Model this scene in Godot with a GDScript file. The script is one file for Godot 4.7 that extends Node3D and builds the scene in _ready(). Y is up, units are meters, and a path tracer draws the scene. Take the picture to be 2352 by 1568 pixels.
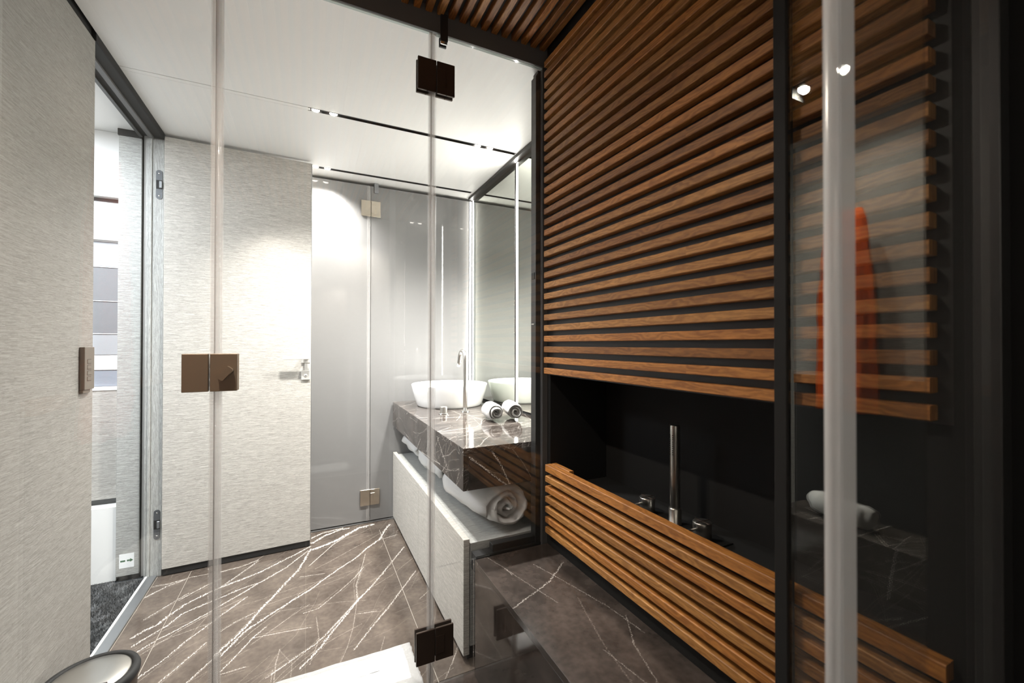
extends Node3D
# A yacht bathroom seen from its slatted bath area, through a frameless glass partition.
# x: right along the glass partition, -z: away into the bathroom, y: up. Metres.

const H := 2.2            # bathroom ceiling
const GZ := -1.40         # glass partition
const SZ := -2.885        # shower glass
const WX := 0.80          # face of the wooden slats
const MX := 1.07          # mirror face
const LX := -0.645        # left wall face
const EYE := Vector3(0, 1.15, 0)
const FPX := 976.0
var cam: Camera3D
var M := {}
var used := {}
var rng := RandomNumberGenerator.new()
var noise := FastNoiseLite.new()

# ---------------------------------------------------------------- naming and tagging
func numbered(called: String) -> String:
	if not used.has(called):
		used[called] = 0
		return called
	used[called] += 1
	return "%s_%03d" % [called, used[called]]

func tag(o: Node3D, label: String, category: String, group := "", kind := "") -> Node3D:
	o.set_meta("label", label)
	o.set_meta("category", category)
	if group != "": o.set_meta("group", group)
	if kind != "": o.set_meta("kind", kind)
	return o

func thing(called: String, label: String, category: String, at := Vector3.ZERO, group := "", kind := "") -> Node3D:
	var o := Node3D.new()
	o.name = numbered(called)
	add_child(o)
	o.position = at
	return tag(o, label, category, group, kind)

func put(mesh: Mesh, called: String, mat: Material, parent: Node, at: Vector3) -> MeshInstance3D:
	var o := MeshInstance3D.new()
	o.name = numbered(called) if parent == self else called
	o.mesh = mesh
	o.material_override = mat
	parent.add_child(o, true)
	if parent == self: o.position = at
	else: o.position = (parent as Node3D).to_local(at)
	return o

# ---------------------------------------------------------------- mesh helpers
func tri(st: SurfaceTool, a: Vector3, b: Vector3, c: Vector3, out: Vector3, uvo: Vector3, nrm := true) -> void:
	var n := (c - a).cross(b - a)
	if n.length_squared() < 1e-16: return
	n = n.normalized()
	var p := [a, b, c]
	if n.dot(out) < 0.0:
		p = [a, c, b]
		n = -n
	var ax := n.abs().max_axis_index()
	for v: Vector3 in p:
		var w := v + uvo
		if nrm: st.set_normal(n)
		if ax == 0: st.set_uv(Vector2(w.z, -w.y))
		elif ax == 1: st.set_uv(Vector2(w.x, w.z))
		else: st.set_uv(Vector2(w.x, -w.y))
		st.add_vertex(v)

func quad(st: SurfaceTool, a: Vector3, b: Vector3, c: Vector3, d: Vector3, out: Vector3, uvo: Vector3) -> void:
	tri(st, a, b, c, out, uvo)
	tri(st, a, c, d, out, uvo)

func add_box(st: SurfaceTool, lo: Vector3, hi: Vector3, bev: float, uvo: Vector3) -> void:
	var c := (lo + hi) * 0.5
	var h := (hi - lo) * 0.5
	var bb: float = minf(bev, minf(h.x, minf(h.y, h.z)) * 0.9)
	var P := func(s: Vector3, ax: int) -> Vector3:
		var q := Vector3(h.x - bb, h.y - bb, h.z - bb)
		q[ax] = h[ax]
		return c + q * s
	for ax in 3:
		var u := (ax + 1) % 3
		var w := (ax + 2) % 3
		for sg in [-1.0, 1.0]:
			var s := [Vector3.ONE, Vector3.ONE, Vector3.ONE, Vector3.ONE]
			var uu := [-1, 1, 1, -1]
			var ww := [-1, -1, 1, 1]
			var pts := []
			for k in 4:
				var q := Vector3.ONE
				q[ax] = sg
				q[u] = uu[k]
				q[w] = ww[k]
				pts.append(P.call(q, ax))
			var n := Vector3.ZERO
			n[ax] = sg
			quad(st, pts[0], pts[1], pts[2], pts[3], n, uvo)
		if bb > 0.0:
			for s1 in [-1.0, 1.0]:
				for s2 in [-1.0, 1.0]:
					var e := []
					for t in [-1.0, 1.0]:
						var q := Vector3.ONE
						q[ax] = t
						q[u] = s1
						q[w] = s2
						e.append(P.call(q, u))
						e.append(P.call(q, w))
					var n := Vector3.ZERO
					n[u] = s1
					n[w] = s2
					quad(st, e[0], e[1], e[3], e[2], n, uvo)
	if bb > 0.0:
		for sx in [-1.0, 1.0]:
			for sy in [-1.0, 1.0]:
				for sz in [-1.0, 1.0]:
					var q := Vector3(sx, sy, sz)
					tri(st, P.call(q, 0), P.call(q, 1), P.call(q, 2), q, uvo)

func new_st() -> SurfaceTool:
	var st := SurfaceTool.new()
	st.begin(Mesh.PRIMITIVE_TRIANGLES)
	return st

# a bevelled box given by its two corners in the world; its texture coordinates are metres
func bx(parent: Node, called: String, a: Vector3, b: Vector3, mat: Material, bev := 0.0015, uvo := Vector3.ZERO) -> MeshInstance3D:
	var lo := Vector3(minf(a.x, b.x), minf(a.y, b.y), minf(a.z, b.z))
	var hi := Vector3(maxf(a.x, b.x), maxf(a.y, b.y), maxf(a.z, b.z))
	var c := (lo + hi) * 0.5
	var st := new_st()
	add_box(st, lo - c, hi - c, bev, c + uvo)
	return put(st.commit(), called, mat, parent, c)

# a prism: polygon in the plane given by axis, pushed along that axis
func prism(parent: Node, called: String, poly: PackedVector2Array, axis: int, from: float, to: float, at: Vector3, mat: Material) -> MeshInstance3D:
	var st := new_st()
	var P := func(p: Vector2, t: float) -> Vector3:
		if axis == 0: return Vector3(t, p.y, p.x)
		if axis == 1: return Vector3(p.x, t, p.y)
		return Vector3(p.x, p.y, t)
	var ids := Geometry2D.triangulate_polygon(poly)
	for e in [[from, -1.0], [to, 1.0]]:
		var n := Vector3.ZERO
		n[axis] = e[1] * signf(to - from)
		for k in range(0, ids.size(), 3):
			tri(st, P.call(poly[ids[k]], e[0]), P.call(poly[ids[k + 1]], e[0]), P.call(poly[ids[k + 2]], e[0]), n, at)
	var area := 0.0
	for k in poly.size():
		var p := poly[k]
		var q := poly[(k + 1) % poly.size()]
		area += p.cross(q)
	for k in poly.size():
		var p := poly[k]
		var q := poly[(k + 1) % poly.size()]
		var d := q - p
		var o2 := Vector2(d.y, -d.x) * signf(area)
		var n: Vector3 = P.call(o2, 0.0)
		quad(st, P.call(p, from), P.call(q, from), P.call(q, to), P.call(p, to), n, at)
	return put(st.commit(), called, mat, parent, at)

# rings of points joined into a smooth skin (each ring has the same number of points)
func skin(rings: Array, closed_ring := true, cap_first := false, cap_last := false, uvs := Vector2(1, 1)) -> ArrayMesh:
	var st := new_st()
	st.set_smooth_group(0)
	var nr := rings.size()
	var np: int = rings[0].size()
	var m := np + (1 if closed_ring else 0)
	for i in nr:
		for j in m:
			st.set_uv(Vector2(float(j) / np * uvs.x, float(i) / nr * uvs.y))
			st.add_vertex(rings[i][j % np])
	for i in nr - 1:
		for j in m - 1:
			var a := i * m + j
			var b := a + 1
			var c := a + m
			var d := c + 1
			for k in [a, c, b, b, c, d]: st.add_index(k)
	for cap in [[cap_first, 0, 0], [cap_last, nr - 1, 1]]:
		if not cap[0]: continue
		var ring: Array = rings[cap[1]]
		var mid := Vector3.ZERO
		for p: Vector3 in ring: mid += p
		mid /= np
		var base := nr * m + (0 if cap[2] == 0 or not cap_first else np + 1)
		st.set_uv(Vector2.ZERO)
		st.add_vertex(mid)
		for p: Vector3 in ring:
			st.set_uv(Vector2.ZERO)
			st.add_vertex(p)
		for j in np:
			var b := base + 1 + j
			var c := base + 1 + (j + 1) % np
			for k in ([base, b, c] if cap[2] == 0 else [base, c, b]): st.add_index(k)
	st.generate_normals()
	return st.commit()

# profile of (radius, height) pairs turned about y; sx, sz stretch it into an oval
func lathe(profile: Array, seg := 40, sx := 1.0, sz := 1.0) -> ArrayMesh:
	var rings := []
	for p: Vector2 in profile:
		var ring := []
		for k in seg:
			var a := TAU * k / seg
			ring.append(Vector3(cos(a) * p.x * sx, p.y, sin(a) * p.x * sz))
		rings.append(ring)
	return skin(rings)

# a tube through points
func tube(pts: PackedVector3Array, r: float, seg := 16, r_end := -1.0) -> ArrayMesh:
	var rings := []
	var up := Vector3.UP
	var n := pts.size()
	for i in n:
		var d := (pts[mini(i + 1, n - 1)] - pts[maxi(i - 1, 0)]).normalized()
		if absf(d.dot(up)) > 0.95: up = Vector3.RIGHT
		var u := d.cross(up).normalized()
		var v := u.cross(d).normalized()
		up = v
		var rr := r if r_end < 0.0 else lerpf(r, r_end, float(i) / (n - 1))
		var ring := []
		for k in seg:
			var a := TAU * k / seg
			ring.append(pts[i] + (u * cos(a) + v * sin(a)) * rr)
		rings.append(ring)
	return skin(rings, true, true, true)

# a terry towel rolled up: a thick sheet with soft edges wound about the z axis, flattened by squash
func towel_roll(R: float, t: float, length: float, turns: float, squash: float, rough: float, seed: int) -> ArrayMesh:
	noise.seed = seed
	noise.frequency = 1.0
	var rings := []
	var steps := int(turns * 26)
	for i in steps + 1:
		var f := float(i) / steps
		var th := f * turns * TAU
		var r := (R - t * 0.5) - (turns * TAU - th) / TAU * t * 0.93
		var tt := t * (1.0 if f < 0.96 else lerpf(1.0, 0.5, (f - 0.96) / 0.04))
		var dir := Vector3(cos(th), sin(th), 0)
		var ring := []
		var nl := 9
		for side in 2:
			for k in nl:
				var u := -1.0 + 2.0 * k / (nl - 1)
				if side == 1: u = -u
				var half := length * 0.5
				var edge := absf(u)
				var z := u * half
				var round := sqrt(maxf(0.0, 1.0 - pow(maxf(0.0, (edge * half - (half - tt * 0.32)) / (tt * 0.32)), 2.0)))
				var off := tt * 0.5 * (0.25 + 0.75 * round) * (1.0 if side == 0 else -1.0)
				var p := dir * (r + off) + Vector3(0, 0, z + 0.012 * sin(th * 0.5 + seed) * signf(u) * edge)
				var q := p * 26.0
				var w := Vector3(noise.get_noise_3d(q.x, q.y, q.z), noise.get_noise_3d(q.x + 50, q.y, q.z), noise.get_noise_3d(q.x, q.y + 50, q.z))
				p += w * rough
				p.y *= squash
				ring.append(p)
		rings.append(ring)
	return skin(rings, true, true, true, Vector2(3, 3))

# ---------------------------------------------------------------- materials
func mat(color: Color, rough: float, metal := 0.0, spec := 0.5) -> StandardMaterial3D:
	var m := StandardMaterial3D.new()
	m.albedo_color = color
	m.roughness = rough
	m.metallic = metal
	m.metallic_specular = spec
	return m

func glow(color: Color, e: float) -> StandardMaterial3D:
	var m := mat(Color(0.9, 0.9, 0.9), 0.5)
	m.emission_enabled = true
	m.emission = color
	m.emission_energy_multiplier = e
	return m

func tex(img: Image) -> ImageTexture:
	img.generate_mipmaps()
	return ImageTexture.create_from_image(img)

func blob(img: Image, x: float, y: float, r: float, c: Color, a: float) -> void:
	var w := img.get_width()
	var h := img.get_height()
	for j in range(int(floor(y - r)), int(ceil(y + r)) + 1):
		if j < 0 or j >= h: continue
		for i in range(int(floor(x - r)), int(ceil(x + r)) + 1):
			if i < 0 or i >= w: continue
			var d := Vector2(i - x, j - y).length()
			var k := clampf(r + 0.5 - d, 0.0, 1.0) * a
			if k > 0.0: img.set_pixel(i, j, img.get_pixel(i, j).lerp(c, k))

# a vein: wanders about the polyline, swells and thins, breaks here and there
func vein(img: Image, pts: Array, width: float, strength: float, c: Color) -> void:
	var ph := rng.randf() * 100.0
	for k in pts.size() - 1:
		var a: Vector2 = pts[k]
		var b: Vector2 = pts[k + 1]
		var n := int(a.distance_to(b)) + 1
		var side := (b - a).orthogonal().normalized()
		for i in n:
			ph += 0.013
			var s := noise.get_noise_1d(ph * 60.0)
			var f := noise.get_noise_1d(ph * 190.0 + 500.0)
			var p := a.lerp(b, float(i) / n) + side * (s * width * 2.2 + f * width * 0.7)
			var r := width * (0.45 + 0.8 * maxf(0.0, noise.get_noise_1d(ph * 110.0 + 900.0) + 0.25))
			var al := strength * clampf(0.75 + 1.3 * noise.get_noise_1d(ph * 80.0 + 1300.0), 0.12, 1.0)
			blob(img, p.x, p.y, r * 0.5, c, al)

func marble_base(w: int, h: int, px_per_m: float, dark: Color, light: Color, seed: int) -> Image:
	var n := FastNoiseLite.new()
	n.seed = seed
	n.noise_type = FastNoiseLite.TYPE_SIMPLEX_SMOOTH
	n.fractal_type = FastNoiseLite.FRACTAL_FBM
	n.fractal_octaves = 5
	n.frequency = 5.0 / px_per_m
	var a := n.get_image(w, h).get_data()
	n.frequency = 38.0 / px_per_m
	n.seed = seed + 7
	n.fractal_octaves = 3
	var b := n.get_image(w, h).get_data()
	var out := PackedByteArray()
	out.resize(w * h * 3)
	var d8 := [dark.r * 255.0, dark.g * 255.0, dark.b * 255.0]
	var l8 := [(light.r - dark.r), (light.g - dark.g), (light.b - dark.b)]
	for i in w * h:
		var t := (a[i] * 0.65 + b[i] * 0.35)
		var i3 := i * 3
		out[i3] = int(d8[0] + l8[0] * t)
		out[i3 + 1] = int(d8[1] + l8[1] * t)
		out[i3 + 2] = int(d8[2] + l8[2] * t)
	return Image.create_from_data(w, h, false, Image.FORMAT_RGB8, out)

# pixel of the photograph -> point on the floor
func on_floor(x: float, y: float) -> Vector3:
	var b := cam.global_basis
	var d := -b.z + b.x * (x - 1176.0) / FPX + b.y * (784.0 - y) / FPX
	return EYE - d * (EYE.y / d.y)

func random_veins(img: Image, count: int, angle: float, spread: float, wmin: float, wmax: float, c: Color) -> void:
	var w := img.get_width()
	var h := img.get_height()
	for k in count:
		var p := Vector2(rng.randf() * w, rng.randf() * h)
		var an := angle + rng.randfn(0.0, spread)
		var pts := [p]
		var n := rng.randi_range(2, 6)
		for j in n:
			an += rng.randfn(0.0, 0.16)
			p += Vector2(cos(an), sin(an)) * rng.randf_range(40.0, 130.0)
			pts.append(p)
		vein(img, pts, rng.randf_range(wmin, wmax), rng.randf_range(0.3, 0.95), c)

func make_materials() -> void:
	noise.noise_type = FastNoiseLite.TYPE_SIMPLEX_SMOOTH
	noise.frequency = 1.0
	noise.seed = 5
	var white_vein := Color(0.93, 0.91, 0.88)

	# floor stone, unique over the bathroom: x -0.75..0.75, z -3.0..-1.2
	var fw := 1250
	var fh := 1500
	var fi := marble_base(fw, fh, 833.0, Color(0.235, 0.205, 0.182), Color(0.41, 0.37, 0.335), 11)
	# the long veins, read off the photograph (crop at 300,1200, 3.36 times enlarged) and laid on the floor
	var traced := [
		[3.2, [0, 895, 90, 840, 200, 790, 310, 705, 420, 630, 590, 545, 690, 500, 850, 440, 1000, 380, 1160, 300, 1300, 230, 1390, 180]],
		[2.4, [0, 960, 150, 870, 280, 795, 400, 700, 590, 620, 690, 580, 850, 510, 1000, 460, 1200, 345, 1370, 215]],
		[2.2, [20, 1015, 200, 905, 350, 830, 590, 700, 690, 640, 900, 520, 980, 470]],
		[1.8, [0, 1236, 250, 1060, 430, 910, 590, 795, 690, 720, 900, 570]],
		[1.6, [215, 1236, 400, 1080, 590, 920]],
		[1.8, [430, 1236, 590, 1090, 700, 1000]],
		[3.2, [640, 1030, 690, 985, 830, 860, 900, 790, 1000, 670, 1100, 570, 1200, 460, 1290, 370, 1340, 290, 1390, 200]],
		[2.8, [690, 1030, 880, 840, 1080, 705, 1270, 585, 1380, 520, 1500, 430, 1600, 360, 1740, 270, 1830, 190]],
		[4.0, [1830, 190, 1920, 130, 1960, 60, 2000, 10]],
		[1.2, [1330, 700, 1450, 660, 1620, 520, 1720, 430, 1800, 340]],
		[2.4, [1300, 1130, 1450, 980, 1540, 860, 1640, 740, 1750, 600, 1850, 500, 1960, 370, 2110, 185]],
		[1.8, [1500, 870, 1640, 720, 1790, 560]],
		[1.6, [1720, 985, 1880, 780, 1990, 650, 2200, 370]],
		[1.8, [1040, 1200, 1300, 1020, 1420, 940, 1500, 870]],
		[2.0, [105, 580, 280, 490, 420, 440]],
		[1.8, [160, 495, 300, 470, 470, 420, 600, 395]],
		[1.6, [100, 750, 325, 615, 450, 540]],
		[1.8, [370, 600, 590, 480, 700, 430]],
		[2.4, [690, 380, 850, 340, 990, 285]],
		[2.0, [690, 500, 850, 390, 990, 290]],
		[5.0, [1395, 160, 1500, 100, 1600, 60, 1690, 40]],
		[4.0, [1395, 120, 1480, 80, 1640, 40]],
		[6.0, [1400, 210, 1560, 150, 1690, 80, 1760, 40, 1880, 10]],
		[1.8, [1380, 330, 1560, 170, 1690, 85]],
		[1.6, [690, 1150, 800, 1040, 950, 880, 1050, 800]],
		[1.0, [940, 890, 1190, 840, 1400, 805]],
		[1.0, [1740, 705, 1900, 680]],
		[1.0, [690, 1170, 890, 1110]],
		[1.0, [1750, 600, 1740, 480, 1790, 320, 1810, 240]],
		[1.4, [1930, 130, 2060, 90]],
		[1.2, [1300, 420, 1500, 390]],
		[1.2, [690, 840, 800, 770, 960, 690]],
	]
	for v in traced:
		var pts := []
		var a: Array = v[1]
		for k in range(0, a.size(), 2):
			var p := on_floor(300.0 + a[k] / 3.36, 1200.0 + a[k + 1] / 3.36)
			pts.append(Vector2((p.x + 0.75) * 833.3, (p.z + 3.0) * 833.3))
		vein(fi, pts, 0.7 + v[0] * 1.1, 1.0, white_vein)
		# hair veins beside the main one
		for j in 2:
			var q := []
			var o := Vector2(rng.randf_range(-14, 14), rng.randf_range(-14, 14))
			var from := rng.randi_range(0, maxi(0, pts.size() - 3))
			for k in range(from, mini(from + 3, pts.size())): q.append(pts[k] + o)
			if q.size() > 1: vein(fi, q, 1.1, 0.6, white_vein)
	rng.seed = 4
	random_veins(fi, 130, -0.85, 0.22, 0.8, 1.7, white_vein)
	random_veins(fi, 16, -0.1, 0.3, 0.7, 1.2, white_vein)
	M.floor = mat(Color.WHITE, 0.16)
	M.floor.albedo_texture = tex(fi)
	M.floor.uv1_scale = Vector3(1.0 / 1.5, 1.0 / 1.8, 1)
	M.floor.uv1_offset = Vector3(0.5, 3.0 / 1.8, 0)

	# the same stone for the vanity, 1.2 m a repeat
	rng.seed = 21
	var ci := marble_base(1024, 1024, 853.0, Color(0.145, 0.128, 0.117), Color(0.33, 0.30, 0.28), 31)
	random_veins(ci, 110, -0.15, 0.22, 1.0, 3.0, white_vein)
	random_veins(ci, 60, -1.1, 0.3, 0.9, 2.8, white_vein)
	random_veins(ci, 120, 0.1, 0.5, 0.7, 1.3, white_vein)
	M.counter = mat(Color.WHITE, 0.07)
	M.counter.albedo_texture = tex(ci)
	M.counter.uv1_scale = Vector3(1.0 / 1.2, 1.0 / 1.2, 1)
	# calmer stone for the bench, 1.6 m a repeat
	rng.seed = 12
	var bi := marble_base(1024, 1024, 640.0, Color(0.13, 0.115, 0.105), Color(0.32, 0.285, 0.265), 77)
	# bench lies at x 0.53..0.80, z -1.4..-0.2: its own veins, in metres
	for v in [[3.0, [0.80, -1.25, 0.70, -1.17, 0.64, -1.14, 0.58, -1.115, 0.53, -1.09]], [1.8, [0.575, -1.39, 0.60, -1.30, 0.605, -1.25]],
			[1.6, [0.60, -1.30, 0.63, -1.17, 0.66, -1.06]], [2.0, [0.70, -1.28, 0.745, -1.12, 0.78, -0.98, 0.795, -0.85]], [2.0, [0.80, -0.93, 0.74, -0.83, 0.70, -0.7]], [1.6, [0.66, -0.85, 0.7, -0.6, 0.78, -0.4]]]:
		var pts := []
		var a: Array = v[1]
		for k in range(0, a.size(), 2): pts.append(Vector2(a[k] * 640.0, fposmod(a[k + 1], 1.6) * 640.0))
		vein(bi, pts, v[0] * 0.6, 0.95, white_vein)
	random_veins(bi, 26, 1.9, 0.5, 0.7, 1.5, Color(0.6, 0.56, 0.52))
	M.bench = mat(Color.WHITE, 0.06)
	M.bench.albedo_texture = tex(bi)
	M.bench.uv1_scale = Vector3(1.0 / 1.6, 1.0 / 1.6, 1)
	M.bench_top = M.bench.duplicate()
	M.bench_top.roughness = 0.2

	# the end face of the vanity: few long veins, 0.56 x 0.16 m
	rng.seed = 33
	var ei := marble_base(560, 160, 1000.0, Color(0.13, 0.115, 0.105), Color(0.28, 0.25, 0.235), 45)
	for v in [[3.2, [0.512, 0.757, 0.56, 0.72, 0.60, 0.688, 0.655, 0.64, 0.69, 0.615]], [3.0, [0.615, 0.772, 0.635, 0.735, 0.66, 0.70, 0.70, 0.615]], [1.6, [0.71, 0.75, 0.75, 0.70, 0.80, 0.62]],
			[1.8, [0.80, 0.772, 0.83, 0.735]], [2.4, [0.86, 0.772, 0.92, 0.70, 0.99, 0.62]], [1.4, [0.60, 0.688, 0.63, 0.672, 0.672, 0.66]]]:
		var pts := []
		var a: Array = v[1]
		for k in range(0, a.size(), 2): pts.append(Vector2((a[k] - 0.512) * 1000.0, (0.772 - a[k + 1]) * 1000.0))
		vein(ei, pts, v[0], 1.0, white_vein)
	M.counter_end = mat(Color.WHITE, 0.06)
	M.counter_end.albedo_texture = tex(ei)
	M.counter_end.uv1_scale = Vector3(1.0 / 0.56, 1.0 / 0.16, 1)
	M.counter_end.uv1_offset = Vector3(-0.512 / 0.56, 0.772 / 0.16, 0)

	# oak slats: long grain along u, one metre a repeat
	var ww := 1024
	var wh := 256
	var wi := Image.create(ww, wh, false, Image.FORMAT_RGB8)
	var g1 := FastNoiseLite.new()
	g1.noise_type = FastNoiseLite.TYPE_SIMPLEX_SMOOTH
	g1.frequency = 1.0
	g1.seed = 3
	for y in wh:
		for x in ww:
			var warp := g1.get_noise_2d(x * 0.006, y * 0.02) * 26.0
			var rings := 0.5 + 0.5 * sin((y + warp) * 0.42 + g1.get_noise_2d(x * 0.004, 40.0 + y * 0.01) * 6.0)
			var fine := g1.get_noise_2d(x * 0.02, y * 0.9 + 200.0)
			var pore := g1.get_noise_2d(x * 0.05 + 900.0, y * 1.7)
			var t := clampf(0.45 + 0.34 * (rings - 0.5) + 0.22 * fine + 0.25 * g1.get_noise_2d(x * 0.003, y * 0.05 + 77.0), 0.0, 1.0)
			var c := Color(0.48, 0.312, 0.148).lerp(Color(0.82, 0.60, 0.335), t)
			if pore > 0.55: c = c.lerp(Color(0.25, 0.15, 0.08), (pore - 0.55) * 1.6)
			wi.set_pixel(x, y, c)
	var wt := tex(wi)
	M.wood = []
	for tint in [Color(1, 1, 1), Color(0.90, 0.88, 0.85), Color(1.0, 0.94, 0.86), Color(0.82, 0.77, 0.70)]:
		var m := mat(tint, 0.55)
		m.albedo_texture = wt
		m.uv1_scale = Vector3(1.0, 4.2, 1)
		M.wood.append(m)

	# brushed, horizontally streaked wall covering
	rng.seed = 8
	var ls := 1024
	var li := Image.create(ls, ls, false, Image.FORMAT_RGB8)
	li.fill(Color(0.73, 0.715, 0.69))
	var hi := Image.create(ls, ls, false, Image.FORMAT_RGB8)
	hi.fill(Color(0.5, 0.5, 0.5))
	for k in 52000:
		var v := rng.randf_range(-1, 1)
		var c := Color(0.73, 0.715, 0.69).lerp(Color(0.93, 0.915, 0.89) if v > 0 else Color(0.52, 0.505, 0.485), absf(v) * 0.55)
		var x := rng.randi() % ls
		var y := rng.randi() % ls
		var l := rng.randi_range(12, 80)
		var th := 1 if rng.randf() < 0.8 else 2
		for wrap in [0, -ls]:
			li.fill_rect(Rect2i(x + wrap, y, l, th), c)
			hi.fill_rect(Rect2i(x + wrap, y, l, th), Color(1, 1, 1) * (0.5 + 0.5 * v))
	M.laminate = mat(Color(0.70, 0.70, 0.70), 0.5)
	M.laminate.albedo_texture = tex(li)
	M.laminate.uv1_scale = Vector3(1.0 / 0.6, 1.0 / 0.6, 1)
	M.laminate.heightmap_enabled = true
	M.laminate.heightmap_texture = tex(hi)
	M.laminate.heightmap_scale = 0.03
	M.laminate_pale = M.laminate.duplicate()
	M.laminate_pale.albedo_color = Color(0.94, 0.94, 0.935)
	M.laminate_grey = M.laminate.duplicate()
	M.laminate_grey.albedo_color = Color(0.86, 0.88, 0.89)
	# the jamb: the same streaks, standing
	M.jamb = M.laminate_grey.duplicate()
	li.rotate_90(CLOCKWISE)
	M.jamb.albedo_texture = tex(li)
	M.jamb.heightmap_enabled = false

	# terry cloth
	var tn := FastNoiseLite.new()
	tn.frequency = 0.22
	tn.seed = 2
	tn.fractal_octaves = 3
	var ti := tn.get_seamless_image(256, 256)
	var tt := tex(ti)
	M.terry = mat(Color(0.90, 0.895, 0.885), 1.0, 0.0, 0.1)
	M.terry.heightmap_enabled = true
	M.terry.heightmap_texture = tt
	M.terry.heightmap_scale = 0.25
	M.terry.uv1_scale = Vector3(4, 4, 4)
	M.terry.rim_enabled = true
	M.terry.rim = 0.3
	M.orange = M.terry.duplicate()
	M.orange.albedo_color = Color(0.86, 0.33, 0.10)
	M.carpet_base = mat(Color(0.16, 0.17, 0.18), 1.0, 0.0, 0.1)
	M.pile = mat(Color(1, 1, 1), 1.0, 0.0, 0.1)
	M.pile.vertex_color_use_as_albedo = true
	M.blind = mat(Color(0.58, 0.60, 0.63), 0.95, 0.0, 0.2)
	M.blind.heightmap_enabled = true
	M.blind.heightmap_texture = tt
	M.blind.heightmap_scale = 0.05
	M.blind.uv1_scale = Vector3(6, 6, 6)

	M.white = mat(Color(0.86, 0.855, 0.84), 0.55)
	M.ceiling = mat(Color(0.83, 0.828, 0.82), 0.5, 0.0, 0.4)
	M.gloss_white = mat(Color(0.90, 0.90, 0.89), 0.15)
	M.ceramic = mat(Color(0.93, 0.93, 0.925), 0.12)
	M.black = mat(Color(0.13, 0.13, 0.13), 0.45)
	M.matte_black = mat(Color(0.055, 0.055, 0.055), 0.8)
	M.charcoal = mat(Color(0.33, 0.33, 0.33), 0.55)
	M.bronze = mat(Color(0.52, 0.455, 0.385), 0.45, 0.35)
	M.taupe = mat(Color(0.40, 0.38, 0.345), 0.45, 0.25)
	M.dark_bronze = mat(Color(0.25, 0.205, 0.175), 0.36, 0.4)
	M.nickel = mat(Color(0.80, 0.765, 0.71), 0.22, 1.0)
	M.steel = mat(Color(0.78, 0.77, 0.75), 0.30, 1.0)
	M.handle = mat(Color(0.86, 0.855, 0.84), 0.36, 0.5)
	M.chrome = mat(Color(0.86, 0.86, 0.85), 0.07, 1.0)
	M.hinge_grey = mat(Color(0.40, 0.41, 0.42), 0.4, 0.6)
	M.alu = mat(Color(0.62, 0.63, 0.64), 0.38, 0.9)
	M.rubber = mat(Color(0.06, 0.06, 0.06), 0.75)
	M.mirror = mat(Color(0.86, 0.875, 0.845), 0.0, 1.0)
	M.shower_wall = mat(Color(0.60, 0.595, 0.58), 0.5)
	M.satin = mat(Color(0.51, 0.508, 0.505, 0.88), 0.75)
	M.satin.transparency = BaseMaterial3D.TRANSPARENCY_ALPHA
	M.satin.clearcoat_enabled = true
	M.satin.clearcoat = 1.0
	M.satin.clearcoat_roughness = 0.02
	M.glass = mat(Color(0.85, 0.90, 0.88, 0.006), 0.0)
	M.glass.transparency = BaseMaterial3D.TRANSPARENCY_ALPHA
	# side screen: half-silvered glass, as its strong reflections show
	M.glass_mirror = mat(Color(0.93, 0.95, 0.94, 0.17), 0.0, 1.0)
	M.glass_mirror.transparency = BaseMaterial3D.TRANSPARENCY_ALPHA
	var coat := Image.create(4, 4, false, Image.FORMAT_RGB8)
	coat.fill(Color.WHITE)
	M.glass_mirror.albedo_texture = tex(coat)
	M.glass_edge = mat(Color(0.80, 0.86, 0.84, 0.55), 0.1)
	M.glass_edge.transparency = BaseMaterial3D.TRANSPARENCY_ALPHA
	M.seal = mat(Color(0.93, 0.925, 0.92, 0.14), 0.12)
	M.seal.transparency = BaseMaterial3D.TRANSPARENCY_ALPHA
	M.seal_thick = mat(Color(0.94, 0.95, 0.96, 0.5), 0.2)
	M.seal_thick.transparency = BaseMaterial3D.TRANSPARENCY_ALPHA
	M.seal_line = mat(Color(0.50, 0.48, 0.47, 0.5), 0.25)
	M.seal_line.transparency = BaseMaterial3D.TRANSPARENCY_ALPHA
	M.led = glow(Color(1.0, 0.985, 0.95), 4.0)
	M.lamp = glow(Color(1.0, 0.97, 0.92), 24.0)
	M.grout = mat(Color(0.62, 0.59, 0.55), 0.8)
	M.green = mat(Color(0.03, 0.33, 0.17), 0.6)
	M.paper = mat(Color(0.90, 0.91, 0.91), 0.6)

# ---------------------------------------------------------------- lamps
func spot(parent: Node3D, at: Vector3, towards: Vector3, energy: float, angle: float, color: Color) -> void:
	var l := SpotLight3D.new()
	l.name = "beam"
	parent.add_child(l, true)
	l.position = parent.to_local(at)
	l.look_at_from_position(at, at + towards, Vector3.FORWARD if absf(towards.normalized().y) > 0.9 else Vector3.UP)
	l.light_energy = energy
	l.light_color = color
	l.light_size = 0.018
	l.spot_range = 12.0
	l.spot_attenuation = 2.0
	l.spot_angle = angle
	l.spot_angle_attenuation = 0.95
	l.shadow_enabled = true

func area(parent: Node3D, at: Vector3, towards: Vector3, size: Vector2, energy: float, color: Color) -> void:
	var l := AreaLight3D.new()
	l.name = "light"
	parent.add_child(l, true)
	l.look_at_from_position(at, at + towards, Vector3.UP if absf(towards.normalized().y) < 0.9 else Vector3.FORWARD)
	l.area_size = size
	l.light_energy = energy
	l.light_color = color
	l.area_range = 12.0
	l.area_attenuation = 2.0
	l.shadow_enabled = true

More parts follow.
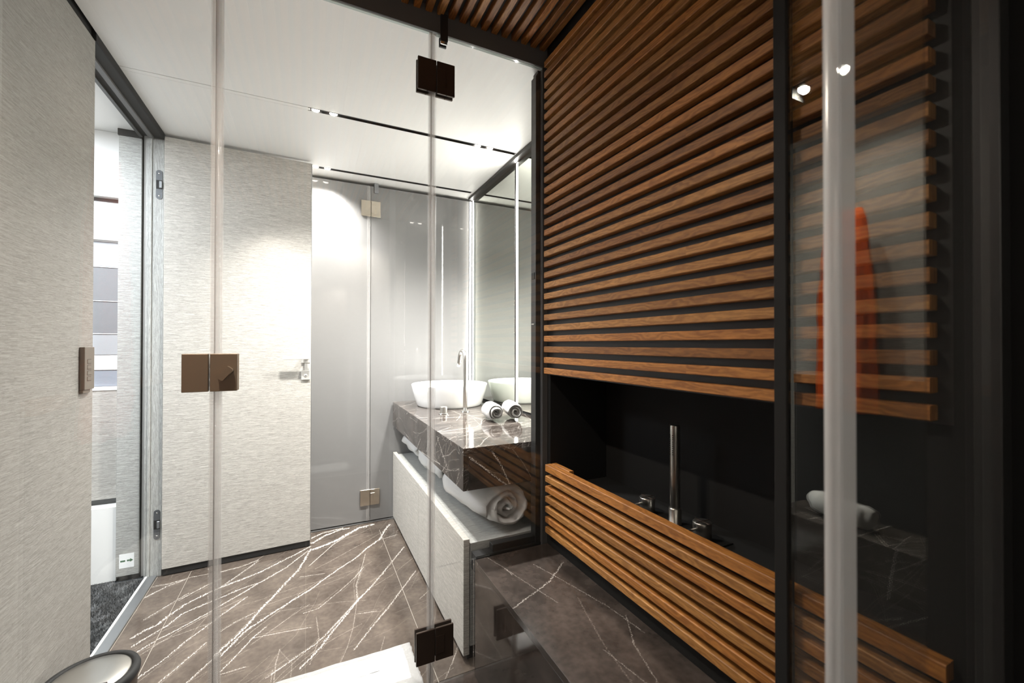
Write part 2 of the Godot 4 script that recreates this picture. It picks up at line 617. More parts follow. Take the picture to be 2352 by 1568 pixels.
func track(label: String, z: float, x0: float, x1: float, lamps: Array, energy: float) -> void:
	var t := thing("track_light", label, "light", Vector3((x0 + x1) / 2, H, z), "ceiling tracks with spotlights")
	var w := 0.013
	bx(t, "channel_top", Vector3(x0, H + 0.022, z - w), Vector3(x1, H + 0.026, z + w), M.black, 0.0)
	bx(t, "channel_side", Vector3(x0, H - 0.0015, z - w), Vector3(x1, H + 0.022, z - w + 0.002), M.black, 0.0)
	bx(t, "channel_side", Vector3(x0, H - 0.0015, z + w - 0.002), Vector3(x1, H + 0.022, z + w), M.charcoal, 0.0)
	for x: float in lamps:
		bx(t, "lamp_holder", Vector3(x - 0.022, H + 0.006, z - 0.0105), Vector3(x + 0.022, H + 0.02, z + 0.0105), M.black, 0.001)
		var d := put(lathe([Vector2(0.0001, 0), Vector2(0.006, 0.0008), Vector2(0.009, 0.003), Vector2(0.0102, 0.006), Vector2(0.0102, 0.012), Vector2(0.0001, 0.012)], 20), "lamp", M.lamp, t, Vector3(x, H - 0.006, z))
		d.scale = Vector3(1.6, 1, 1)
		spot(t, Vector3(x, H - 0.010, z), Vector3.DOWN, energy * (0.72 if x < 0.5 and z > -2.5 else 1.0), 60.0, Color(1.0, 0.99, 0.97))

func _ready() -> void:
	# camera
	cam = Camera3D.new()
	cam.name = "camera"
	add_child(cam)
	cam.fov = rad_to_deg(2.0 * atan(784.0 / FPX))
	cam.near = 0.02
	cam.position = EYE
	cam.basis = Basis(Vector3.UP, deg_to_rad(-25.764)) * Basis(Vector3.RIGHT, deg_to_rad(0.412)) * Basis(Vector3.BACK, deg_to_rad(0.0745))
	cam.current = true
	var lens := CameraAttributesPhysical.new()
	lens.frustum_focal_length = 12.0 * FPX / 784.0
	lens.frustum_focus_distance = 2.0
	lens.exposure_aperture = 4.0
	lens.exposure_multiplier = 1.0
	cam.attributes = lens
	# surroundings: a closed interior
	var we := WorldEnvironment.new()
	we.name = "surroundings"
	var env := Environment.new()
	env.background_mode = Environment.BG_COLOR
	env.background_color = Color(0.02, 0.02, 0.02)
	env.tonemap_mode = Environment.TONE_MAPPER_LINEAR
	env.tonemap_exposure = 1.12
	env.sdfgi_enabled = true
	env.ssao_enabled = true
	env.ssil_enabled = true
	we.environment = env
	add_child(we)

	make_materials()
	build_shell()
	build_slats()
	build_tracks()
	build_mirror()
	build_partition()
	build_shower()
	build_door()
	build_hall()
	build_vanity()
	build_bench()
	build_niche_fittings()
	build_screens()
	build_small_things()

# ---------------------------------------------------------------- room shell
func build_shell() -> void:
	# floor: stone slabs on a bed of pale grout
	var fl := bx(self, "floor", Vector3(LX - 0.02, -0.06, -2.98), Vector3(1.2, -0.0022, 1.25), M.grout, 0.0)
	tag(fl, "brown grey marble floor with white veins running across the bathroom", "floor", "", "structure")
	var g := 0.0013
	var xs := [LX - 0.015, -0.523, 0.41, 1.1]
	var zs := [GZ - 0.02, -2.738, -2.975]
	for i in 3:
		for j in 2:
			if i == 2 and j == 1: continue
			if i == 1 and j == 1: continue
			bx(fl, "tile", Vector3(xs[i] + g, -0.012, zs[j] - g), Vector3(xs[i + 1] - g, 0.0, zs[j + 1] + g), M.floor, 0.0006)
	# the corner by the vanity is mitred
	var mit := func(poly: Array) -> void:
		var pv := PackedVector2Array()
		for p in poly: pv.append(p)
		prism(fl, "tile", pv, 1, -0.012, 0.0, Vector3.ZERO, M.floor)
	mit.call([Vector2(-0.523 + g, -2.738 - g), Vector2(0.41 - g, -2.738 - g), Vector2(0.54, -2.975), Vector2(-0.523 + g, -2.975)])
	mit.call([Vector2(0.41 + g, -2.738 - g), Vector2(1.1, -2.738 - g), Vector2(1.1, -2.975), Vector2(0.544, -2.975)])
	# bath area floor
	for i in 2:
		for j in 3:
			bx(fl, "tile", Vector3([LX, 0.0][i] + g, -0.012, GZ - 0.02 + 0.9 * j + g), Vector3([0.0, 1.1][i] - g, 0.0, GZ - 0.02 + 0.9 * (j + 1) - g), M.bench, 0.0006)

	# white ceiling panels, with the two light slots and a hairline joint
	var ce := Node3D.new()
	ce.name = "ceiling"
	add_child(ce)
	tag(ce, "smooth white ceiling panels over the bathroom", "ceiling", "", "structure")
	var t1 := -2.095
	var t2 := -2.762
	var w := 0.013
	var panel := func(x0: float, x1: float, z0: float, z1: float) -> void:
		bx(ce, "ceiling_panel", Vector3(x0, H, z0), Vector3(x1, H + 0.05, z1), M.ceiling, 0.0008)
	panel.call(LX - 0.0, 1.1, GZ - 0.01, t1 + w)
	panel.call(LX, 0.008, t1 + w - 0.0025, t1 - w)
	panel.call(1.03, 1.1, t1 + w - 0.0005, t1 - w)
	panel.call(LX, 1.1, t1 - w - 0.0003, t2 + w)
	panel.call(LX, 0.012, t2 + w - 0.0005, t2 - w)
	panel.call(1.02, 1.1, t2 + w - 0.0005, t2 - w)
	panel.call(LX, 1.1, t2 - w - 0.0005, -2.96)
	# dark fascia above the glass, up to the slatted ceiling of the bath area
	var fa := bx(self, "trim_1", Vector3(LX, H + 0.003, GZ - 0.012), Vector3(WX + 0.02, 2.36, GZ + 0.004), M.charcoal, 0.0)
	tag(fa, "dark grey fascia board between glass partition and slatted ceiling", "trim", "", "structure")

	# left wall: streaked panel with a black shadow gap above it
	var wl := bx(self, "wall_left", Vector3(LX - 0.09, 0.0, -1.89), Vector3(LX, 2.168, 1.2), M.laminate, 0.001)
	tag(wl, "warm grey wall panel with fine horizontal streaks", "wall", "", "structure")
	# the bath side of that wall: dark cladding up to a wooden rail (out of the frame, mirrored in the side screen)
	bx(wl, "dark_cladding", Vector3(LX, 0.0, -1.30), Vector3(LX + 0.012, 0.965, 1.2), M.matte_black, 0.001)
	bx(wl, "rail", Vector3(LX, 0.9655, -1.30), Vector3(LX + 0.02, 1.005, 1.2), M.wood[3], 0.001)
	var gap := bx(self, "trim_2", Vector3(LX - 0.09, 2.168, -1.895), Vector3(LX - 0.012, 2.36, 1.2), M.matte_black, 0.0)
	tag(gap, "black shadow gap along the top of the left wall panel", "trim", "", "structure")
	# door head: black channel with a grey stripe
	var head := Node3D.new()
	head.name = "trim_3"
	add_child(head)
	tag(head, "black metal head channel above the open doorway", "trim", "", "structure")
	bx(head, "channel", Vector3(-0.742, 2.172, -1.895), Vector3(LX + 0.001, H + 0.04, -2.655), M.matte_black, 0.0005)
	bx(head, "stop_strip", Vector3(-0.705, 2.164, -1.895), Vector3(-0.685, 2.173, -2.655), M.charcoal, 0.0005)
	bx(head, "edge_strip", Vector3(-0.742, 2.162, -1.895), Vector3(-0.728, 2.173, -2.655), M.black, 0.0005)

	# walls behind: right (behind the mirror), behind the shower, and the sides of the bath area
	var wr := bx(self, "wall_right", Vector3(1.09, 0.0, -1.452), Vector3(1.2, H + 0.05, -3.95), M.white, 0.0)
	tag(wr, "plain wall carrying the mirrors beside the vanity", "wall", "", "structure")
	var wb := bx(self, "wall_back", Vector3(LX - 0.1, 0.0, -3.95), Vector3(1.2, H + 0.05, -4.05), M.shower_wall, 0.0)
	tag(wb, "light grey wall at the back of the shower", "wall", "", "structure")
	var ws := bx(self, "wall_shower", Vector3(LX - 0.09, 0.0, -2.70), Vector3(LX, H + 0.05, -3.95), M.shower_wall, 0.0)
	tag(ws, "light grey side wall behind the open door", "wall", "", "structure")
	var cs := bx(self, "ceiling_shower", Vector3(LX - 0.1, H, -2.9605), Vector3(1.2, H + 0.05, -4.05), M.ceiling, 0.0)
	tag(cs, "white ceiling inside the shower", "ceiling", "", "structure")
	var fs := bx(self, "floor_shower", Vector3(LX, -0.06, -2.981), Vector3(1.09, -0.001, -3.95), M.bench, 0.0)
	tag(fs, "dark marble floor inside the shower", "floor", "", "structure")
	var wf := bx(self, "wall_front", Vector3(-0.8, 0.0, 1.2), Vector3(1.3, 2.4, 1.3), M.laminate, 0.0)
	tag(wf, "streaked pale wall closing the bath area", "wall", "", "structure")

# ---------------------------------------------------------------- slatted wall and ceiling
func slat_mesh(size: Vector3, v: int) -> ArrayMesh:
	# runs along z; grain follows its length
	var st := new_st()
	var h := size * 0.5
	var b := 0.0016
	var prof := [Vector2(-h.x, -h.y + b), Vector2(-h.x + b, -h.y), Vector2(h.x - b, -h.y), Vector2(h.x, -h.y + b), Vector2(h.x, h.y - b), Vector2(h.x - b, h.y), Vector2(-h.x + b, h.y), Vector2(-h.x, h.y - b)]
	var uo := v * 0.377
	var vo := v * 0.0613
	var run := 0.0
	for k in 8:
		var p: Vector2 = prof[k]
		var q: Vector2 = prof[(k + 1) % 8]
		var d := q - p
		var n := Vector3(d.y, -d.x, 0).normalized()
		var c := [Vector3(p.x, p.y, -h.z), Vector3(q.x, q.y, -h.z), Vector3(q.x, q.y, h.z), Vector3(p.x, p.y, h.z)]
		var l := d.length()
		var uv := [Vector2(uo - h.z, vo + run), Vector2(uo - h.z, vo + run + l), Vector2(uo + h.z, vo + run + l), Vector2(uo + h.z, vo + run)]
		var ids := [0, 1, 2, 0, 2, 3]
		if ((c[2] - c[0]) as Vector3).cross(c[1] - c[0]).dot(n) < 0.0: ids = [0, 2, 1, 0, 3, 2]
		for i in ids:
			st.set_normal(n)
			st.set_uv(uv[i])
			st.add_vertex(c[i])
		run += l
	for s in [-1.0, 1.0]:
		var mid := Vector3(0, 0, s * h.z)
		for k in 8:
			var a := Vector3(prof[k].x, prof[k].y, s * h.z)
			var e := Vector3(prof[(k + 1) % 8].x, prof[(k + 1) % 8].y, s * h.z)
			var ids := [mid, a, e] if (e - mid).cross(a - mid).z * s > 0.0 else [mid, e, a]
			for p: Vector3 in ids:
				st.set_normal(Vector3(0, 0, s))
				st.set_uv(Vector2(uo + p.y * 0.3, vo + p.x))
				st.add_vertex(p)
	return st.commit()

func build_slats() -> void:
	rng.seed = 99
	var D := 0.024
	# upper wall panel
	var wall := Node3D.new()
	wall.name = "wall_slatted"
	add_child(wall)
	tag(wall, "dark wall clad with horizontal oak slats above a black niche", "wall", "", "structure")
	bx(wall, "backing", Vector3(WX + D, 1.036, -1.45), Vector3(1.2, 2.36, -0.27), M.black, 0.0)
	bx(wall, "niche_back", Vector3(1.085, 0.55, -1.45), Vector3(1.2, 1.036, 1.2), M.matte_black, 0.0)
	bx(wall, "niche_end", Vector3(WX + D, 0.0, -1.45), Vector3(1.2, 1.036, -1.375), M.matte_black, 0.0)
	bx(wall, "niche_ledge", Vector3(WX + D, 0.0, -1.375), Vector3(1.1, 0.62, -0.27), M.matte_black, 0.0)
	bx(wall, "niche_end", Vector3(WX + D, 0.62, -0.30), Vector3(1.1, 1.036, -0.27), M.matte_black, 0.0)
	bx(wall, "edge_profile", Vector3(WX + 0.002, 0.0, -1.45), Vector3(WX + D + 0.001, 2.30, -1.398), M.charcoal, 0.001)
	var up := []
	for v in 7: up.append(slat_mesh(Vector3(D, 0.0218, 1.382 - 0.287), v))
	for k in 30:
		put(up[(k * 5) % 7], "slat", M.wood[rng.randi() % 4], wall, Vector3(WX + D / 2, 1.0415 + 0.0109 + k * 0.0397, -(1.382 + 0.287) / 2))
	# lower panel in front of the tap ledge
	var low := Node3D.new()
	low.name = "wall_slatted_low"
	add_child(low)
	tag(low, "low front of seven horizontal oak slats between niche and marble bench", "wall", "", "structure")
	var lm := []
	for v in 7: lm.append(slat_mesh(Vector3(D, 0.0218, 1.372 - 0.272), v + 3))
	for k in 6:
		put(lm[(k * 3) % 7], "slat", M.wood[[0, 2, 0, 1, 2, 0][k]], low, Vector3(WX + D / 2, 0.4535 + 0.0109 + k * 0.0376, -(1.372 + 0.272) / 2))
	put(slat_mesh(Vector3(D + 0.004, 0.026, 1.372 - 0.272), 9), "slat", M.wood[2], low, Vector3(WX + D / 2 + 0.002, 0.4535 + 0.013 + 6 * 0.0376, -(1.372 + 0.272) / 2))
	put(slat_mesh(Vector3(0.020, 0.024, 0.115), 11), "slat_end", M.wood[2], low, Vector3(WX + D + 0.0145, 0.4535 + 0.0145 + 6 * 0.0376, -1.3135))
	bx(low, "backing", Vector3(WX + D - 0.0005, 0.401, -1.374), Vector3(WX + D + 0.004, 0.675, -0.272), M.matte_black, 0.0)
	# black wall after the slats
	var bw := bx(self, "wall_black", Vector3(WX + D, 0.0, -0.27), Vector3(1.2, 2.4, 1.2), M.matte_black, 0.0)
	tag(bw, "plain black wall beside the end of the oak slats", "wall", "", "structure")
	# slatted ceiling
	var ce := Node3D.new()
	ce.name = "ceiling_slatted"
	add_child(ce)
	tag(ce, "dark ceiling with oak slats over the bath area", "ceiling", "", "structure")
	bx(ce, "backing", Vector3(LX - 0.1, 2.288, GZ + 0.004), Vector3(1.0, 2.36, 1.2), M.charcoal, 0.0)
	var cm := []
	for v in 7: cm.append(slat_mesh(Vector3(0.0218, D, 2.5), v + 5))
	var n := 0
	var x := WX - 0.001
	while x > LX + 0.03:
		put(cm[(n * 4) % 7], "slat", M.wood[rng.randi() % 4], ce, Vector3(x, 2.264 + D / 2, GZ + 0.0045 + 1.25))
		x -= 0.0397
		n += 1

# ---------------------------------------------------------------- lights in the ceiling
func build_tracks() -> void:
	track("long black ceiling track with two pairs of lit spotlights, ending at the mirror", -2.095, 0.0, 1.03, [0.031, 0.105, 0.809, 0.878], 3.2)
	track("black ceiling track with one pair of lit spotlights, along the shower glass", -2.762, 0.02, 1.018, [0.042, 0.106], 2.1)
	# bath area: a pair of small downlights, out of the frame, seen as reflections in the side screen
	var t := thing("downlight", "pair of small downlights between the oak ceiling slats", "light", Vector3(-0.36, 2.26, -1.02))
	for z in [-1.1, -0.95]:
		bx(t, "added_baffle", Vector3(-0.40, 2.215, z - 0.024), Vector3(-0.32, 2.296, z - 0.0205), M.black, 0.0005)  # added baffle, keeps the lamp from mirroring in the glass partition
		bx(t, "lamp_holder", Vector3(-0.385, 2.262, z - 0.02), Vector3(-0.335, 2.296, z + 0.02), M.black, 0.001)
		put(lathe([Vector2(0.0001, 0), Vector2(0.012, 0), Vector2(0.013, 0.003), Vector2(0.013, 0.006), Vector2(0.0001, 0.006)], 20), "lamp", M.lamp, t, Vector3(-0.36, 2.2565, z))
		spot(t, Vector3(-0.36, 2.254, z), Vector3(0.12, -1, 0.1), 1.15, 66.0, Color(1.0, 0.95, 0.88))

	# two added unseen lamps; the pale wall behind the camera bounces their fill light
	var ww := thing("downlight", "pair of added unseen fill lamps aimed at the wall that closes the bath area", "light", Vector3(0.1, 2.27, 0.9))
	for x in [-0.25, 0.45]:
		put(lathe([Vector2(0.024, 0.0), Vector2(0.026, 0.0), Vector2(0.026, 0.075), Vector2(0.024, 0.075), Vector2(0.024, 0.0)], 24), "housing", M.black, ww, Vector3(x, 2.22, 0.9))
		put(lathe([Vector2(0.0001, 0), Vector2(0.02, 0), Vector2(0.021, 0.003), Vector2(0.021, 0.006), Vector2(0.0001, 0.006)], 20), "lamp", M.lamp, ww, Vector3(x, 2.285, 0.9))
		spot(ww, Vector3(x, 2.215, 0.9), Vector3(0, -1, 0.25), 5.5, 50.0, Color(1.0, 0.97, 0.93))

# ---------------------------------------------------------------- mirror wall with light strips
func build_mirror() -> void:
	var y0 := 0.787
	var y1 := H - 0.0185
	var zs := [-1.452, -2.139, -2.850]
	var labels := ["tall frameless mirror beside the black post, behind the rolled hand towels", "tall frameless mirror between the two light strips, behind the washbasin"]
	for k in 2:
		var m := thing("wall_mirror", labels[k], "mirror", Vector3(MX, y0, (zs[k] + zs[k + 1]) / 2), "mirrors above the vanity")
		bx(m, "glass", Vector3(MX, y0, zs[k] - (0.0 if k == 0 else 0.041)), Vector3(MX + 0.005, y1, zs[k + 1] + 0.0005), M.mirror, 0.0)
		bx(m, "backing", Vector3(MX + 0.0052, y0 - 0.012, zs[k] - (0.0 if k == 0 else 0.041)), Vector3(1.089, y1, zs[k + 1] + 0.0005), M.matte_black, 0.0)
	var ll := ["vertical light strip let into the mirror, under the long ceiling track", "vertical light strip at the mirror end beside the shower glass"]
	for k in 2:
		var z0: float = zs[k + 1]
		var t := thing("mirror_light", ll[k], "light", Vector3(MX, y0, z0 - 0.016), "vertical light strips of the mirror")
		bx(t, "diffuser", Vector3(MX - 0.0005, y0, z0 - 0.003), Vector3(MX + 0.01, y1, z0 - 0.025), M.led, 0.001)
		bx(t, "profile", Vector3(MX - 0.002, y0 - 0.01, z0 - 0.0255), Vector3(MX + 0.012, y1, z0 - 0.040), M.black, 0.0005)
		area(t, Vector3(MX - 0.006, (y0 + y1) / 2, z0 - 0.014), Vector3.LEFT, Vector2(0.02, y1 - y0), [0.95, 0.2][k], Color(1.0, 0.985, 0.95))
	var co := bx(self, "trim_4", Vector3(1.036, H - 0.018, -1.43), Vector3(1.0895, H - 0.0005, -2.872), M.black, 0.001)
	tag(co, "black cornice strip where mirror meets ceiling", "trim", "", "structure")

# ---------------------------------------------------------------- frameless glass partition
func hinge(door: Node3D, side: Node3D, x: float, y: float, z: float, m: Material, w: float, h: float) -> void:
	var own := []
	for p: Node3D in [door, side]:
		var hg := Node3D.new()
		hg.name = "hinge"
		p.add_child(hg, true)
		hg.position = p.to_local(Vector3(x, y, z))
		own.append(hg)
	for s in [-1.0, 1.0]:
		var zz: float = z + s * 0.0075
		var zo: float = z + s * 0.0155
		bx(own[0], "plate", Vector3(x - w, y - h / 2, zz), Vector3(x - 0.001, y + h / 2, zo), m, 0.0012)
		bx(own[1], "plate", Vector3(x + 0.0015, y - h / 2, zz), Vector3(x + w, y + h / 2, zo), m, 0.0012)
		# raised knuckle block with a stepped edge
		bx(own[1], "knuckle", Vector3(x + 0.0015, y - h * 0.27, zo), Vector3(x + w * 0.5, y + h * 0.27, zo + s * 0.002), m, 0.001)
		bx(own[1], "pin", Vector3(x + 0.0012, y + s * h * 0.31, z - 0.0074), Vector3(x + 0.0052, y + s * h * 0.40, z + 0.0074), M.chrome, 0.001)
		for q in [0, 1]:
			put(lathe([Vector2(0.0001, 0.0), Vector2(0.0022, 0.0), Vector2(0.0022, 0.001), Vector2(0.0001, 0.001)], 10), "screw", M.rubber, own[q], Vector3(x + w * [-0.5, 0.55][q], y - h / 2 - 0.0011, z + s * 0.011))

func pane(t: Node3D, x0: float, x1: float, y0: float, y1: float, z: float, m: Material, half := 0.005) -> void:
	bx(t, "pane", Vector3(x0, y0, z - half), Vector3(x1, y1, z + half), m, 0.0)

func seal_strip(t: Node3D, x: float, z: float, y0: float, y1: float, w: float) -> void:
	# clear vinyl profile: two legs over the pane and a bulb in the joint
	var s := Node3D.new()
	s.name = "seal"
	t.add_child(s, true)
	s.position = t.to_local(Vector3(x, y0, z))
	for k in [-1.0, 1.0]:
		bx(s, "leg", Vector3(x - w * 0.5, y0, z + k * 0.0056), Vector3(x + w * 0.5, y1, z + k * 0.0072), M.seal, 0.0)
	bx(s, "web", Vector3(x - 0.0042, y0, z - 0.0055), Vector3(x - 0.0022, y1, z + 0.0055), M.seal_line, 0.0)
	var pts := PackedVector3Array([Vector3(x + 0.0035, y0, z), Vector3(x + 0.0035, y1, z)])
	for k in 2: pts[k] -= Vector3(x, y0, z)
	put(tube(pts, 0.0046, 12), "bulb", M.seal, s, Vector3(x, y0, z))

func build_partition() -> void:
	var yb := 0.012
	var yt := H - 0.006
	# fixed panel by the left wall, with the lock keep
	var a := thing("glass_panel", "fixed clear glass panel beside the left wall, carrying a bronze lock keep", "glass panel", Vector3(-0.44, yb, GZ))
	pane(a, LX + 0.002, -0.2385, yb, yt, GZ, M.glass)
	bx(a, "polished_edge", Vector3(LX + 0.002, yt, GZ - 0.005), Vector3(-0.2385, yt + 0.003, GZ + 0.005), M.glass_edge, 0.0)
	for s in [-1.0, 1.0]:
		bx(a, "lock_keep", Vector3(-0.297, 1.022, GZ + s * 0.0055), Vector3(-0.2385, 1.124, GZ + s * 0.017), M.bronze, 0.0012)
	# the door
	var d := thing("glass_door", "clear frameless glass door with dark hinges and a bronze thumb turn lock", "glass door", Vector3(0.08, yb, GZ))
	pane(d, -0.228, 0.376, yb, yt, GZ, M.glass)
	bx(d, "polished_edge", Vector3(-0.228, yt, GZ - 0.005), Vector3(0.376, yt + 0.003, GZ + 0.005), M.glass_edge, 0.0)
	seal_strip(d, -0.2235, GZ, yb, yt, 0.028)
	for s in [-1.0, 1.0]:
		bx(d, "lock_plate", Vector3(-0.2345, 1.022, GZ + s * 0.0075), Vector3(-0.172, 1.124, GZ + s * 0.0185), M.bronze, 0.0012)
	# thumb turn: a waisted bar set aslant
	var poly := PackedVector2Array()
	for k in 24:
		var an := TAU * k / 24.0
		var u := cos(an)
		var v := sin(an)
		var px := signf(u) * pow(absf(u), 0.35) * 0.020
		var py := signf(v) * pow(absf(v), 0.5) * 0.0105 * (1.0 - 0.18 * cos(px / 0.020 * PI * 0.5))
		poly.append(Vector2(px, py).rotated(deg_to_rad(50)))
	prism(d, "thumb_turn", poly, 2, 0.0, 0.016, Vector3(-0.199, 1.071, GZ + 0.0185), M.bronze)
	# fixed panel on the right
	var b := thing("glass_panel", "fixed clear glass panel between the glass door and the black post", "glass panel", Vector3(0.58, 0.41, GZ))
	pane(b, 0.389, WX, 0.402, yt, GZ, M.glass)
	pane(b, 0.389, 0.528, yb, 0.4015, GZ, M.glass)
	bx(b, "polished_edge", Vector3(0.389, yt, GZ - 0.005), Vector3(WX, yt + 0.003, GZ + 0.005), M.glass_edge, 0.0)
	seal_strip(d, 0.3755, GZ, yb, yt, 0.0235)
	for y in [2.046, 0.154]: hinge(d, b, 0.3875, y, GZ, M.dark_bronze, 0.063, 0.108)
	bx(b, "clip", Vector3(0.402, 2.176, GZ + 0.0055), Vector3(0.427, 2.268, GZ + 0.013), M.black, 0.001)
	bx(b, "clip", Vector3(0.402, 2.166, GZ - 0.013), Vector3(0.427, 2.196, GZ - 0.0055), M.black, 0.001)
	bx(b, "clip_foot", Vector3(0.402, 2.166, GZ + 0.0055), Vector3(0.425, 2.175, GZ + 0.012), M.chrome, 0.001)
	# black post and rail on the far side
	var p := Node3D.new()
	p.name = "trim_5"
	add_child(p)
	tag(p, "slim black post with a chamfered top and a rail at its foot", "trim", "", "structure")
	var poly2 := PackedVector2Array([Vector2(0.781, 0.40), Vector2(0.806, 0.40), Vector2(0.806, 2.196), Vector2(0.790, 2.196), Vector2(0.790, 2.186), Vector2(0.781, 2.174)])
	prism(p, "post", poly2, 2, -1.448, -1.412, Vector3.ZERO, M.black)
	bx(p, "rail", Vector3(0.606, 0.402, -1.446), Vector3(0.781, 0.428, -1.414), M.black, 0.0015)
	bx(p, "sill", Vector3(0.54, 0.34, -1.455), Vector3(0.806, 0.402, -1.408), M.matte_black, 0.001)
	bx(p, "catch", Vector3(0.779, 1.40, -1.44), Vector3(0.7812, 1.425, -1.42), M.rubber, 0.0005)
	bx(p, "catch", Vector3(0.778, 1.226, -1.44), Vector3(0.7812, 1.230, -1.42), M.steel, 0.0005)

# ---------------------------------------------------------------- shower glass
func build_shower() -> void:
	var y0 := 0.014
	var y1 := 2.178
	var d := thing("shower_door", "satin glass shower door with pale square hinges, half hidden by the room door", "shower door", Vector3(0.0, y0, SZ))
	pane(d, -0.40, 0.359, y0, y1, SZ, M.satin)
	var f := thing("shower_screen", "fixed satin glass shower panel behind the vanity end", "glass panel", Vector3(0.7, y0, SZ))
	pane(f, 0.372, 1.045, y0, y1, SZ, M.satin)
	bx(f, "edge_profile", Vector3(1.046, y0, SZ - 0.008), Vector3(1.066, y1, SZ + 0.008), M.alu, 0.001)
	bx(f, "clip", Vector3(0.392, 2.135, SZ - 0.014), Vector3(0.417, H - 0.0005, SZ + 0.014), M.alu, 0.001)
	seal_strip(d, 0.3585, SZ, y0, y1, 0.022)
	for y in [2.029, 0.165]: hinge(d, f, 0.3705, y, SZ, M.nickel, 0.060, 0.102)
	var g := thing("shower_screen", "fixed satin glass shower panel hidden behind the room door", "glass panel", Vector3(-0.5, y0, SZ))
	pane(g, LX + 0.002, -0.404, y0, y1, SZ, M.satin)
	var s := bx(self, "trim_6", Vector3(LX, 0.0003, SZ - 0.02), Vector3(1.07, 0.006, SZ + 0.012), M.charcoal, 0.0005)
	tag(s, "thin dark sill strip under the shower glass", "trim", "", "structure")

# ---------------------------------------------------------------- open room door
func build_door() -> void:
	# a leaf hinged at the left wall, swung open to stand across the shower glass
	var hinge_at := Vector3(-0.642, 0.0, -2.648)
	var d := Node3D.new()
	d.name = "door_1"
	add_child(d)
	tag(d, "pale streaked room door standing open before the shower, with a steel lever", "door", "", "structure")
	var L := 0.664
	var st := new_st()
	add_box(st, Vector3(0, 0.036, -0.038), Vector3(L, 2.183, 0), 0.0015, Vector3(0.2, 0, 0))
	var o := put(st.commit(), "leaf", M.laminate_pale, d, Vector3.ZERO)
	bx(d, "bottom_seal", Vector3(0.002, 0.004, -0.034), Vector3(L - 0.001, 0.036, -0.004), M.rubber, 0.001)
	bx(d, "edge_strip", Vector3(L, 0.036, -0.038), Vector3(L + 0.0025, 2.183, -0.001), M.alu, 0.0005)
	# lever handle on two square roses
	var lx := L - 0.027
	var hd := Node3D.new()
	hd.name = "handle"
	d.add_child(hd)
	bx(hd, "rose", Vector3(lx - 0.0225, 1.045, 0.0005), Vector3(lx + 0.0225, 1.098, 0.010), M.handle, 0.001)
	bx(hd, "neck", Vector3(lx - 0.010, 1.062, 0.010), Vector3(lx + 0.010, 1.088, 0.052), M.handle, 0.001)
	bx(hd, "lever", Vector3(lx - 0.116, 1.066, 0.044), Vector3(lx + 0.020, 1.088, 0.056), M.handle, 0.0015)
	bx(hd, "rose", Vector3(lx - 0.0225, 0.950, 0.0005), Vector3(lx + 0.0225, 1.003, 0.010), M.handle, 0.001)
	bx(hd, "rose_link", Vector3(lx - 0.006, 1.003, 0.0005), Vector3(lx + 0.0225, 1.045, 0.007), M.handle, 0.0005)
	var kn := put(lathe([Vector2(0.0001, 0.0035), Vector2(0.006, 0.0035), Vector2(0.0075, 0.0025), Vector2(0.009, 0.0), ], 20), "lock_cylinder", M.handle, hd, Vector3(lx, 0.974, 0.010))
	kn.rotation.x = PI / 2
	bx(hd, "keyway", Vector3(lx - 0.004, 0.973, 0.0134), Vector3(lx + 0.004, 0.9755, 0.0142), M.rubber, 0.0)
	d.position = hinge_at
	d.rotation.y = deg_to_rad(2.9)
	# jamb on the hinge side, stepped, with two concealed hinges
	var j := Node3D.new()
	j.name = "trim_7"
	add_child(j)
	tag(j, "grey stepped door jamb with two concealed hinges", "trim", "", "structure")
	bx(j, "jamb", Vector3(-0.692, 0.0, -2.664), Vector3(-0.646, 2.17, -2.70), M.jamb, 0.001)
	bx(j, "jamb_step", Vector3(-0.7045, 0.0, -2.660), Vector3(-0.6925, 2.17, -2.70), M.jamb, 0.0015)
	bx(j, "jamb_step", Vector3(-0.717, 0.0, -2.666), Vector3(-0.705, 2.17, -2.70), M.jamb, 0.0015)
	bx(j, "gap", Vector3(-0.741, 0.0, -2.705), Vector3(-0.7172, 2.17, -2.73), M.matte_black, 0.0)
	for y in [1.943, 0.257]:
		var pl := PackedVector2Array()
		for k in 26:
			var an := PI * (k if k < 13 else k - 13) / 12.0 + (0.0 if k < 13 else PI)
			pl.append(Vector2(cos(an) * 0.013, sin(an) * 0.013 + (0.060 if k < 13 else -0.060)))
		var h := prism(j, "hinge", pl, 2, 0.0, 0.002, Vector3(-0.665, y, -2.664), M.hinge_grey)
		bx(h, "hinge_pocket", Vector3(-0.677, y - 0.022, -2.6625), Vector3(-0.653, y + 0.022, -2.6615), M.rubber, 0.0)
		bx(h, "hinge_arm", Vector3(-0.664, y - 0.017, -2.6618), Vector3(-0.653, y + 0.017, -2.655), M.alu, 0.001)
		for s in [-1.0, 1.0]:
			var sc := put(lathe([Vector2(0.0001, 0.0008), Vector2(0.003, 0.0008), Vector2(0.0035, 0.0)], 12), "screw", M.steel, h, Vector3(-0.665, y + s * 0.056, -2.662))
			sc.rotation.x = PI / 2
	# threshold
	var t := bx(self, "trim_8", Vector3(-0.700, 0.0002, -1.86), Vector3(-0.661, 0.010, -2.66), M.alu, 0.002)
	tag(t, "brushed dark metal threshold strip between marble and carpet", "trim", "", "structure")
	var t2 := bx(self, "trim_9", Vector3(-0.709, 0.0002, -1.86), Vector3(-0.7005, 0.012, -2.66), M.gloss_white, 0.001)
	tag(t2, "narrow white edge strip of the carpet beside the threshold", "trim", "", "structure")

